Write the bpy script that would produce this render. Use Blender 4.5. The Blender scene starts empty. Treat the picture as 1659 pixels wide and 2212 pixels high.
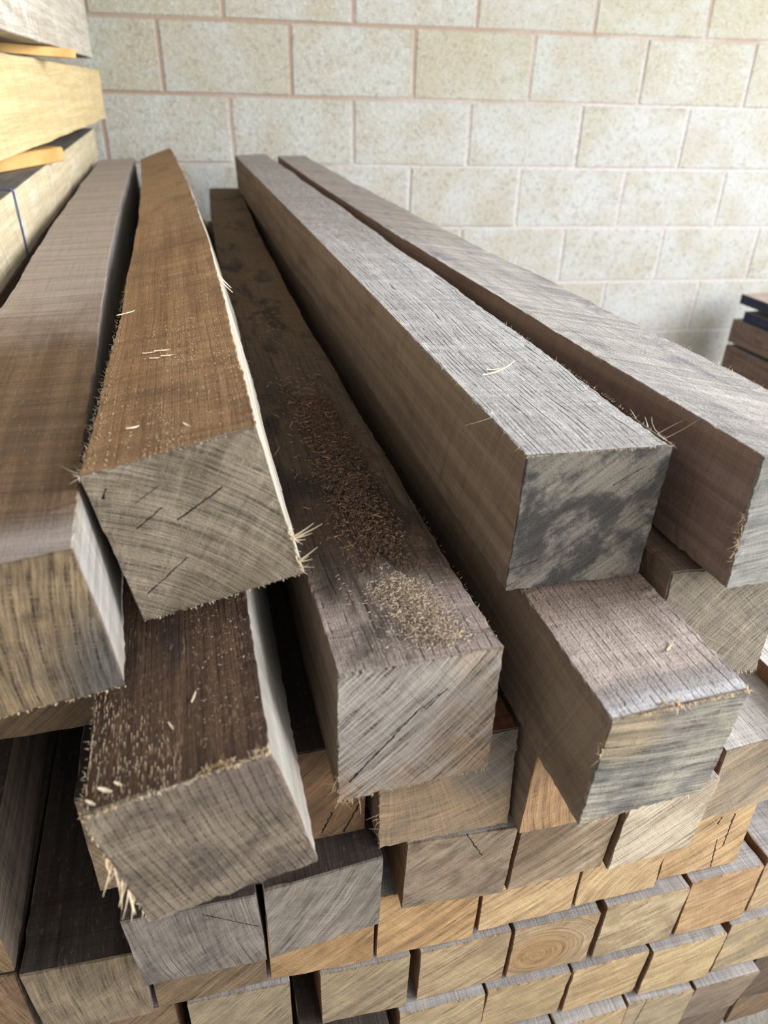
import bpy, bmesh, math, random
import numpy as np
from mathutils import Vector, Matrix
random.seed(7)
RNG = np.random.default_rng(11)
S = bpy.context.scene
COL = S.collection
FLOOR = 1.2                       # eye height above the floor; fitted coordinates are relative to the eye


def lin(c, a=1.0):
    r = []
    for x in c:
        x = x / 255.0
        r.append(x / 12.92 if x <= 0.04045 else ((x + 0.055) / 1.055) ** 2.4)
    return (r[0], r[1], r[2], a)


# ---------------------------------------------------------------- camera
cam = bpy.data.cameras.new('camera')
cam_ob = bpy.data.objects.new('camera', cam)
COL.objects.link(cam_ob)
R_ = (0.965153, -0.260483, 0.025083)
U_ = (0.112349, 0.499023, 0.859275)
F_ = (0.236344, 0.826513, -0.510898)
M = Matrix(((R_[0], U_[0], -F_[0], 0), (R_[1], U_[1], -F_[1], 0), (R_[2], U_[2], -F_[2], FLOOR), (0, 0, 0, 1)))
cam_ob.matrix_world = M
cam.sensor_fit = 'VERTICAL'
cam.sensor_height = 9.79
cam.sensor_width = 7.34
cam.lens = 6.86
cam.clip_start = 0.02
cam.clip_end = 60
cam.dof.use_dof = True
cam.dof.focus_distance = 0.62
cam.dof.aperture_fstop = 1.9
S.camera = cam_ob

# ---------------------------------------------------------------- daylight
world = bpy.data.worlds.new('overcast_sky')
S.world = world
world.use_nodes = True
wn = world.node_tree
wn.nodes['Background'].inputs[0].default_value = (0.91, 0.96, 1.0, 1)
wn.nodes['Background'].inputs[1].default_value = 0.95


def area(name, loc, target, sx, sy, power, col):
    l = bpy.data.lights.new(name, 'AREA')
    l.shape = 'RECTANGLE'
    l.size, l.size_y = sx, sy
    l.energy = power
    l.color = col
    o = bpy.data.objects.new(name, l)
    COL.objects.link(o)
    o.location = loc
    o.rotation_euler = (Vector(target) - Vector(loc)).to_track_quat('-Z', 'Y').to_euler()
    return o


area('daylight_open_side', (3.3, -0.5, FLOOR + 0.85), (0.2, 0.9, FLOOR - 0.4), 3.0, 2.0, 335, (0.95, 0.975, 1.0))
area('daylight_doorway', (1.6, -2.6, FLOOR + 0.9), (0.2, 0.8, FLOOR - 0.5), 2.0, 1.8, 80, (1.0, 0.97, 0.93))

S.view_settings.view_transform = 'Standard'
S.view_settings.look = 'None'
S.view_settings.gamma = 1.0
S.view_settings.use_curve_mapping = False
S.view_settings.exposure = 0.0
S.render.film_transparent = False


# ---------------------------------------------------------------- node helpers
class Mat:
    def __init__(self, name, rough=0.8, spec=0.25):
        self.m = bpy.data.materials.new(name)
        self.m.use_nodes = True
        self.t = self.m.node_tree
        self.b = self.t.nodes['Principled BSDF']
        self.b.inputs['Roughness'].default_value = rough
        self.b.inputs['Specular IOR Level'].default_value = spec

    def n(self, typ, **kw):
        nd = self.t.nodes.new(typ)
        for k, v in kw.items():
            setattr(nd, k, v)
        return nd

    def put(self, sock, v):
        if isinstance(v, bpy.types.NodeSocket):
            self.t.links.new(v, sock)
        elif v is not None:
            sock.default_value = v

    def math(self, op, a, b=None, c=None, clamp=False):
        nd = self.n('ShaderNodeMath', operation=op, use_clamp=clamp)
        for i, v in enumerate((a, b, c)):
            self.put(nd.inputs[i], v)
        return nd.outputs[0]

    def vmath(self, op, a, b=None):
        nd = self.n('ShaderNodeVectorMath', operation=op)
        self.put(nd.inputs[0], a)
        if b is not None:
            self.put(nd.inputs[1], b)
        return nd.outputs[0]

    def comb(self, x, y, z):
        nd = self.n('ShaderNodeCombineXYZ')
        for i, v in enumerate((x, y, z)):
            self.put(nd.inputs[i], v)
        return nd.outputs[0]

    def attr(self, name):
        nd = self.n('ShaderNodeAttribute', attribute_name=name)
        return nd.outputs['Vector']

    def sep(self, v):
        nd = self.n('ShaderNodeSeparateXYZ')
        self.put(nd.inputs[0], v)
        return nd.outputs

    def noise(self, vec, scale=1.0, detail=2.0, rough=0.5, dist=0.0):
        nd = self.n('ShaderNodeTexNoise')
        self.put(nd.inputs['Vector'], vec)
        nd.inputs['Scale'].default_value = scale
        nd.inputs['Detail'].default_value = detail
        nd.inputs['Roughness'].default_value = rough
        nd.inputs['Distortion'].default_value = dist
        return nd.outputs['Fac']

    def step(self, v, lo, hi, a=0.0, b=1.0):
        nd = self.n('ShaderNodeMapRange', interpolation_type='SMOOTHSTEP')
        self.put(nd.inputs[0], v)
        for i, x in enumerate((lo, hi, a, b)):
            self.put(nd.inputs[i + 1], x)
        return nd.outputs[0]

    def mix(self, f, a, b, mode='MIX'):
        nd = self.n('ShaderNodeMix', data_type='RGBA', blend_type=mode)
        self.put(nd.inputs[0], f)
        self.put(nd.inputs[6], a)
        self.put(nd.inputs[7], b)
        return nd.outputs[2]

    def bump(self, h, dist, strength=1.0, chain=None):
        nd = self.n('ShaderNodeBump')
        nd.inputs['Distance'].default_value = dist
        nd.inputs['Strength'].default_value = strength
        self.put(nd.inputs['Height'], h)
        if chain is not None:
            self.put(nd.inputs['Normal'], chain)
        return nd.outputs[0]

    def rand(self):
        return self.n('ShaderNodeObjectInfo').outputs['Random']

    def done(self, col, normal=None, rough=None):
        self.put(self.b.inputs['Base Color'], col)
        if normal is not None:
            self.put(self.b.inputs['Normal'], normal)
        if rough is not None:
            self.put(self.b.inputs['Roughness'], rough)
        return self.m


def long_mat(name, a, b, dark, far=None, far_s=(0.3, 1.0), near=None, near_s=(0.03, 0.1), saw=0.4, tilt=0.0,
             grain=0.6, stain=0.0, stain_c=(50, 38, 30), speck=0.0, speck_c=(215, 200, 180), bump=0.5,
             seed=None, stain_scale=1.0, broad=(0.38, 0.62), rough=0.8, wave=0.0, spec=0.25, fibre=520.0, gritty=0.5, bandstain=(), rows=None):
    """Sawn long face: fibres along the length, saw marks across, weathering, stains, near and far tones (some paint light and shade)."""
    m = Mat(name, rough, spec)
    g = m.attr('grain')
    u, s, v = m.sep(g)
    sd = m.math('MULTIPLY', m.rand(), 37.0) if seed is None else seed
    if wave:
        w = m.noise(m.comb(m.math('MULTIPLY', u, 14.0), m.math('MULTIPLY', s, 7.0), sd), 1, 2)
        u = m.math('ADD', u, m.math('MULTIPLY', m.math('SUBTRACT', w, 0.5), wave))
    uv = m.math('ADD', u, m.math('MULTIPLY', v, 1.37))
    fine = m.noise(m.comb(m.math('MULTIPLY', uv, fibre), m.math('MULTIPLY', s, fibre * 0.018), sd), 1, 3, 0.6)
    band = m.noise(m.comb(m.math('MULTIPLY', uv, 70), m.math('MULTIPLY', s, 2.3), m.math('ADD', sd, 5)), 1, 4, 0.6, 0.4)
    blot = m.noise(m.comb(m.math('MULTIPLY', uv, 26 * stain_scale), m.math('MULTIPLY', s, 9 * stain_scale), m.math('ADD', sd, 9)), 1, 6, 0.6, 0.5)
    across = m.math('ADD', s, m.math('MULTIPLY', m.math('ADD', u, v), tilt))
    sawn = m.noise(m.comb(m.math('MULTIPLY', across, 480), m.math('MULTIPLY', uv, 7), m.math('ADD', sd, 3)), 1, 3, 0.6)
    saww = m.noise(m.comb(m.math('MULTIPLY', across, 75), m.math('MULTIPLY', uv, 4), m.math('ADD', sd, 13)), 1, 3)
    grit = m.noise(m.comb(m.math('MULTIPLY', uv, 900), m.math('MULTIPLY', s, 420), sd), 1, 3, 0.7)
    c = m.mix(m.step(band, broad[0], broad[1]), lin(a), lin(b))
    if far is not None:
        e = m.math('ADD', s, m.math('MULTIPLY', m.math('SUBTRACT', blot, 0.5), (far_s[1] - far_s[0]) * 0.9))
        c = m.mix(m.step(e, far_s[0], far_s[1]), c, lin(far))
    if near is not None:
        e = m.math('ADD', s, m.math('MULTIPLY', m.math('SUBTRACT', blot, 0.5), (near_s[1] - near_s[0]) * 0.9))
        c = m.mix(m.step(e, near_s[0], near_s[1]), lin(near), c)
    if stain:
        c = m.mix(m.math('MULTIPLY', m.step(blot, 0.50, 0.66), stain), c, lin(stain_c))
    for p0, p1, amt, sc in bandstain:
        e = m.math('ADD', s, m.math('MULTIPLY', m.math('SUBTRACT', blot, 0.5), 0.02))
        k = m.math('MULTIPLY', m.step(e, p0 - 0.008, p0), m.step(e, p1 + 0.008, p1))
        c = m.mix(m.math('MULTIPLY', k, amt), c, lin(sc))
    f = m.math('ADD', 1.0, m.math('MULTIPLY', m.math('SUBTRACT', fine, 0.5), -2.6 * grain))
    f = m.math('ADD', f, m.math('MULTIPLY', m.math('SUBTRACT', sawn, 0.5), 1.7 * saw))
    f = m.math('ADD', f, m.math('MULTIPLY', m.math('SUBTRACT', saww, 0.5), 1.1 * saw))
    f = m.math('ADD', f, m.math('MULTIPLY', m.math('SUBTRACT', grit, 0.5), 1.5 * gritty))
    f = m.math('MAXIMUM', m.math('MINIMUM', f, 1.7), 0.35)
    c = m.mix(1.0, c, m.comb(f, f, f), 'MULTIPLY')
    c = m.mix(m.math('MULTIPLY', m.step(fine, 0.60, 0.68), grain), c, lin(dark))
    hrow = None
    if rows is not None:
        per, amt, dash = rows[:3]
        wob = m.noise(m.comb(m.math('MULTIPLY', uv, 38), m.math('MULTIPLY', s, 3.5), m.math('ADD', sd, 31)), 1, 3, 0.55)
        ph = m.math('ADD', m.math('DIVIDE', uv, per), m.math('MULTIPLY', wob, rows[3] if len(rows) > 3 else 3.5))
        tri = m.math('ABSOLUTE', m.math('SUBTRACT', m.math('FRACT', ph), 0.5))
        seg = m.noise(m.comb(m.math('MULTIPLY', uv, 0.8 / per), m.math('MULTIPLY', s, dash), m.math('ADD', sd, 41)), 1, 2, 0.6)
        hrow = m.math('MULTIPLY', m.step(tri, 0.13, 0.03), m.step(seg, 0.40, 0.60))
        c = m.mix(m.math('MULTIPLY', hrow, amt), c, lin(dark))
    if speck:
        sp = m.noise(m.comb(m.math('MULTIPLY', uv, 420), m.math('MULTIPLY', s, 110), m.math('ADD', sd, 21)), 1, 1)
        c = m.mix(m.math('MULTIPLY', m.step(sp, 0.64, 0.72), speck), c, lin(speck_c))
    h = m.math('MULTIPLY', fine, -1.5 * grain)
    h = m.math('ADD', h, m.math('MULTIPLY', m.math('ADD', sawn, saww), 0.7 * saw))
    h = m.math('ADD', h, m.math('MULTIPLY', grit, 0.45 * gritty))
    if hrow is not None:
        h = m.math('ADD', h, m.math('MULTIPLY', hrow, -0.9 * rows[1]))
    return m.done(c, m.bump(h, 0.0022 * bump))


def end_mat(name, a, b, dark, center, ring=0.5, ray=0.4, kerf=0.2, kerf_ang=0.6, stain=0.0, stain_c=(40, 40, 40), ringw=4.0,
            cracks=(), size=(0.1, 0.1), bump=0.6, seed=None, blot_r=(0.48, 0.66), corner=None, pale=0.4, period=None, stain_scale=1.0):
    """Sawn end: growth rings about a heart at `center` (in beam widths), rays across them, saw kerfs, checks."""
    m = Mat(name, 0.85, 0.2)
    g = m.attr('grain')
    u, s, v = m.sep(g)
    sd = m.math('MULTIPLY', m.rand(), 51.0) if seed is None else seed
    cx, cz = center[0] * 0.1, center[1] * 0.1
    r0 = max(0.03, math.hypot(cx, cz))
    wob = m.noise(m.comb(m.math('MULTIPLY', u, 30), m.math('MULTIPLY', v, 30), sd), 1, 3)
    dx = m.math('SUBTRACT', u, cx)
    dz = m.math('SUBTRACT', v, cz)
    r = m.math('SQRT', m.math('ADD', m.math('MULTIPLY', dx, dx), m.math('MULTIPLY', dz, dz)))
    r = m.math('ADD', r, m.math('MULTIPLY', m.math('SUBTRACT', wob, 0.5), 0.003))
    # the angle is measured from the direction of the face, so its seam stays off the wood
    ca, sa = -cx / max(1e-6, math.hypot(cx, cz)), -cz / max(1e-6, math.hypot(cx, cz))
    al = m.math('ADD', m.math('MULTIPLY', dx, ca), m.math('MULTIPLY', dz, sa))
    ac = m.math('SUBTRACT', m.math('MULTIPLY', dz, ca), m.math('MULTIPLY', dx, sa))
    q = m.math('MULTIPLY', m.math('ARCTAN2', ac, al), r0)
    fib = m.noise(m.comb(m.math('MULTIPLY', r, 620), m.math('MULTIPLY', q, 26), sd), 1, 3, 0.6)
    rng = m.noise(m.comb(m.math('MULTIPLY', r, 1000.0 / ringw), m.math('MULTIPLY', q, 7), m.math('ADD', sd, 4)), 1, 2, 0.5)
    rays = m.noise(m.comb(m.math('MULTIPLY', r, 30), m.math('MULTIPLY', q, 620), m.math('ADD', sd, 8)), 1, 3, 0.6)
    ka, kb = math.cos(kerf_ang), math.sin(kerf_ang)
    k1 = m.math('SUBTRACT', m.math('MULTIPLY', v, ka), m.math('MULTIPLY', u, kb))
    k2 = m.math('ADD', m.math('MULTIPLY', u, ka), m.math('MULTIPLY', v, kb))
    krf = m.noise(m.comb(m.math('MULTIPLY', k1, 700), m.math('MULTIPLY', k2, 12), m.math('ADD', sd, 12)), 1, 3, 0.6)
    blot = m.noise(m.comb(m.math('MULTIPLY', k1, 34 * stain_scale), m.math('MULTIPLY', k2, 22 * stain_scale), m.math('ADD', sd, 16)), 1, 8, 0.68, 0.3)
    pits = m.noise(g, 1000, 3, 0.7)
    c = m.mix(m.step(blot, 0.35, 0.65), lin(a), lin(b))
    if stain:
        c = m.mix(m.math('MULTIPLY', m.step(blot, blot_r[0], blot_r[1]), stain), c, lin(stain_c))
    if corner is not None:
        cu, cv, rad, cc = corner
        d2 = m.math('SQRT', m.math('ADD', m.math('POWER', m.math('SUBTRACT', u, cu * 0.1), 2), m.math('POWER', m.math('SUBTRACT', v, cv * 0.1), 2)))
        d2 = m.math('ADD', d2, m.math('MULTIPLY', m.math('SUBTRACT', blot, 0.5), 0.06))
        c = m.mix(m.step(d2, rad * 0.1, rad * 0.045), c, lin(cc))
    f = m.math('ADD', 1.0, m.math('MULTIPLY', m.math('SUBTRACT', fib, 0.5), -2.6 * ring))
    f = m.math('ADD', f, m.math('MULTIPLY', m.math('SUBTRACT', rng, 0.5), -1.6 * ring))
    f = m.math('ADD', f, m.math('MULTIPLY', m.math('SUBTRACT', rays, 0.5), -2.4 * ray))
    f = m.math('ADD', f, m.math('MULTIPLY', m.math('SUBTRACT', krf, 0.5), -2.2 * kerf))
    f = m.math('ADD', f, m.math('MULTIPLY', m.math('SUBTRACT', pits, 0.5), 2.0 * pale))
    f = m.math('MAXIMUM', m.math('MINIMUM', f, 1.75), 0.35)
    c = m.mix(1.0, c, m.comb(f, f, f), 'MULTIPLY')
    hp = None
    wobl = m.noise(m.comb(m.math('MULTIPLY', u, 13), m.math('MULTIPLY', v, 13), m.math('ADD', sd, 2)), 1, 2)
    if period is not None:
        per, amt = period
        ph = m.math('ADD', m.math('DIVIDE', r, per), m.math('MULTIPLY', wobl, 1.6))
        tri = m.math('ABSOLUTE', m.math('SUBTRACT', m.math('FRACT', ph), 0.5))
        hp = m.math('MULTIPLY', m.step(tri, 0.10, 0.03), m.step(rays, 0.38, 0.60))
        c = m.mix(m.math('MULTIPLY', hp, amt), c, lin(dark))
    pore = m.math('MULTIPLY', m.step(fib, 0.58, 0.66), m.step(rays, 0.40, 0.56))
    c = m.mix(m.math('MULTIPLY', pore, min(1.0, ring * 1.1)), c, lin(dark))
    c = m.mix(m.math('MULTIPLY', m.step(krf, 0.62, 0.70), kerf), c, lin(dark))
    h = m.math('ADD', m.math('MULTIPLY', fib, -1.4 * ring), m.math('MULTIPLY', rays, -1.2 * ray))
    h = m.math('ADD', h, m.math('MULTIPLY', krf, -1.2 * kerf))
    h = m.math('ADD', h, m.math('MULTIPLY', pits, 0.9))
    if hp is not None:
        h = m.math('ADD', h, m.math('MULTIPLY', hp, -0.8 * period[1]))
    for (u0, v0), (u1, v1), wd in cracks:
        pu = m.math('ADD', u, m.math('MULTIPLY', m.math('SUBTRACT', m.noise(g, 260, 2), 0.5), 0.004))
        ax, az, bx_, bz_ = u0 * size[0], v0 * size[1], u1 * size[0], v1 * size[1]
        L2 = (bx_ - ax) ** 2 + (bz_ - az) ** 2
        t = m.math('DIVIDE', m.math('ADD', m.math('MULTIPLY', m.math('SUBTRACT', pu, ax), bx_ - ax), m.math('MULTIPLY', m.math('SUBTRACT', v, az), bz_ - az)), L2, clamp=True)
        ex = m.math('SUBTRACT', m.math('SUBTRACT', pu, ax), m.math('MULTIPLY', t, bx_ - ax))
        ez = m.math('SUBTRACT', m.math('SUBTRACT', v, az), m.math('MULTIPLY', t, bz_ - az))
        d = m.math('SQRT', m.math('ADD', m.math('MULTIPLY', ex, ex), m.math('MULTIPLY', ez, ez)))
        k = m.step(d, wd * 0.00055, wd * 0.0002)
        c = m.mix(k, c, lin((24, 18, 14)))
        h = m.math('SUBTRACT', h, m.math('MULTIPLY', k, 1.5))
    return m.done(c, m.bump(h, 0.0017 * bump))


def plain_mat(name, a, b, scale=40, rough=0.7, bump=0.0, spec=0.25):
    m = Mat(name, rough, spec)
    tc = m.n('ShaderNodeTexCoord').outputs['Object']
    nz = m.noise(tc, scale, 4, 0.6)
    c = m.mix(m.step(nz, 0.35, 0.65), lin(a), lin(b))
    return m.done(c, m.bump(nz, bump) if bump else None)


# ---------------------------------------------------------------- object helpers
def link(name, me, mats=(), parent=None, loc=None):
    o = bpy.data.objects.new(name, me)
    COL.objects.link(o)
    for x in mats:
        me.materials.append(x)
    if loc is not None:
        o.location = loc
    if parent is not None:
        o.parent = parent
    return o


def mesh(name, verts, faces, mi=None, grain=None, smooth=False):
    me = bpy.data.meshes.new(name)
    me.from_pydata([tuple(v) for v in verts], [], faces)
    if mi is not None:
        me.polygons.foreach_set('material_index', mi)
    if grain is not None:
        at = me.attributes.new('grain', 'FLOAT_VECTOR', 'POINT')
        at.data.foreach_set('vector', np.asarray(grain, dtype=np.float32).ravel())
    if smooth:
        me.polygons.foreach_set('use_smooth', [True] * len(me.polygons))
    me.update()
    return me


def tag(o, label, cat, group=None, kind=None):
    o['label'] = label
    o['category'] = cat
    if group:
        o['group'] = group
    if kind:
        o['kind'] = kind
    return o


def bev_box(sx, sy, sz, bev, seg=1):
    bm = bmesh.new()
    bmesh.ops.create_cube(bm, size=1.0)
    bmesh.ops.scale(bm, vec=(sx, sy, sz), verts=bm.verts)
    if bev:
        bmesh.ops.bevel(bm, geom=bm.edges[:], offset=bev, segments=seg, affect='EDGES', profile=0.6)
    return bm


def bm_mesh(name, bm):
    me = bpy.data.meshes.new(name)
    bm.to_mesh(me)
    bm.free()
    return me


# ---------------------------------------------------------------- the room
CY, SY = 0.994881, -0.101056          # the block wall is turned a little against the beams
OX, OY, OZ = 0.017197, 3.054785, 0.180318 + FLOOR


def wall_pt(i, z, d=0.0):
    """i metres along the wall from the first joint, z above the floor, d towards the room."""
    return (OX + i * CY + d * SY, OY + i * SY - d * CY, z)


def slab(name, pts, mat, thick):
    """A slab from a quad, extruded by the vector thick."""
    v = [Vector(p) for p in pts]
    w = [p + Vector(thick) for p in v]
    f = [(0, 1, 2, 3), (7, 6, 5, 4)] + [(i, i + 4, (i + 1) % 4 + 4, (i + 1) % 4) for i in range(4)]
    me = mesh(name, v + w, f)
    bm = bmesh.new()
    bm.from_mesh(me)
    bmesh.ops.recalc_face_normals(bm, faces=bm.faces)
    bm.to_mesh(me)
    bm.free()
    o = link(name, me, [mat])
    o['kind'] = 'structure'
    return o


m = Mat('mortar', 0.95, 0.1)
tc = m.n('ShaderNodeTexCoord').outputs['Object']
x_, y_, z_ = m.sep(tc)
n1 = m.noise(tc, 3.0, 4)
n2 = m.noise(tc, 130, 3, 0.65)
lo = m.step(m.math('ADD', z_, m.math('ADD', m.math('MULTIPLY', m.math('SUBTRACT', n1, 0.5), 0.8), m.math('MULTIPLY', x_, -0.22))), FLOOR - 0.08, FLOOR - 0.48)
c = m.mix(lo, lin((160, 138, 122)), lin((190, 184, 182)))
c = m.mix(m.step(n2, 0.5, 0.75), c, lin((150, 130, 116)))
MORTAR = m.done(c, m.bump(n2, 0.004))

m = Mat('concrete_block', 0.95, 0.1)
tc = m.n('ShaderNodeTexCoord').outputs['Object']
rnd = m.rand()
off = m.vmath('ADD', tc, m.comb(m.math('MULTIPLY', rnd, 31), m.math('MULTIPLY', rnd, 17), m.math('MULTIPLY', rnd, 23)))
geo = m.n('ShaderNodeNewGeometry').outputs['Position']
gx, gy, gz = m.sep(geo)
n1 = m.noise(off, 7.0, 4, 0.6)
n2 = m.noise(off, 60, 5, 0.7)
n3 = m.noise(off, 170, 3, 0.7)
n4 = m.noise(geo, 2.2, 4, 0.6)
c = m.mix(m.step(rnd, 0.15, 0.9), lin((167, 162, 144)), lin((173, 172, 164)))
c = m.mix(m.math('MULTIPLY', m.step(n1, 0.40, 0.70), 0.6), c, lin((163, 152, 129)))
c = m.mix(m.math('MULTIPLY', m.step(n1, 0.48, 0.30), 0.55), c, lin((178, 182, 180)))
white = m.step(m.math('ADD', gz, m.math('ADD', m.math('MULTIPLY', m.math('SUBTRACT', n4, 0.5), 1.0), m.math('MULTIPLY', gx, -0.2))), FLOOR - 0.1, FLOOR - 0.6)
c = m.mix(m.math('MULTIPLY', white, m.step(n1, 0.66, 0.36, 0.25, 0.7)), c, lin((184, 184, 184)))
c = m.mix(m.math('MULTIPLY', m.step(n2, 0.50, 0.66), 0.5), c, lin((124, 118, 102)))
c = m.mix(m.math('MULTIPLY', m.step(n3, 0.52, 0.64), 0.45), c, lin((214, 214, 206)))
BLOCK = m.done(c, m.bump(m.math('ADD', m.math('MULTIPLY', n2, 0.6), m.math('MULTIPLY', n3, 0.5)), 0.006))

m = Mat('concrete_floor', 0.9, 0.2)
tc = m.n('ShaderNodeTexCoord').outputs['Object']
n1 = m.noise(tc, 2.0, 6, 0.6)
n2 = m.noise(tc, 90, 4, 0.6)
c = m.mix(m.step(n1, 0.35, 0.65), lin((120, 114, 106)), lin((150, 145, 138)))
FLOORM = m.done(c, m.bump(n2, 0.003))
SHEET = plain_mat('shading_sheet', (120, 122, 122), (140, 140, 138), 3, 0.6)

slab('floor', [(-1.9, -3.2, 0), (4.6, -3.2, 0), (4.6, 3.4, 0), (-1.9, 3.4, 0)], FLOORM, (0, 0, -0.12))
H_TOP = 2.85
wall = slab('wall_back', [wall_pt(-2.0, 0, 0.0), wall_pt(4.6, 0, 0.0), wall_pt(4.6, H_TOP, 0.0), wall_pt(-2.0, H_TOP, 0.0)], MORTAR, (0.0124, 0.1219, 0))
slab('shading_ceiling', [(-1.9, -1.7, H_TOP), (2.7, -1.7, H_TOP), (2.7, 3.4, H_TOP), (-1.9, 3.4, H_TOP)], SHEET, (0, 0, 0.04))  # unseen ceiling, added to keep overhead sky light off the tops
slab('shading_wall_left', [(-1.45, -1.7, 0), (-1.45, 3.2, 0), (-1.45, H_TOP, 0), (-1.45, -1.7, H_TOP)], BLOCK, (-0.1, 0, 0))  # out of view, added to shape the light from the left

# blocks: 440 x 215 faces in half bond, standing a few millimetres proud of raked joints
variants = []
for k in range(4):
    bm = bev_box(0.440, 0.10, 0.215, 0.004, 1)
    for v in bm.verts:
        v.co.x += random.uniform(-0.0022, 0.0022)
        v.co.z += random.uniform(-0.0018, 0.0018)
    me = bm_mesh('block', bm)
    me.materials.append(BLOCK)
    variants.append(me)
ang = math.atan2(SY, CY)
for k in range(-7, 7):
    ztop = OZ - 0.225 * k - 0.005
    zc = ztop - 0.1075
    if ztop < 0.08 or zc + 0.11 > H_TOP:
        continue
    odd = 1 if k % 2 else 0
    for j in range(-9 + odd, 20, 2):
        i = (2 * ((j - odd) // 2) + (1 if k % 2 else 0)) * 0.225 + 0.225
        if i < -1.75 or i > 4.3:
            continue
        b = bpy.data.objects.new('block', variants[random.randrange(4)])
        COL.objects.link(b)
        b.parent = wall
        p = wall_pt(i, zc, -0.05 + 0.004 + random.uniform(-0.0015, 0.0015))
        b.location = p
        b.rotation_euler = (0, random.uniform(-0.003, 0.003), ang + random.uniform(-0.003, 0.003))
        if zc - 0.1075 < 0:
            b.scale = (1, 1, (ztop - 0.004) / 0.215)
            b.location.z = (ztop + 0.004) / 2

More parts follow.
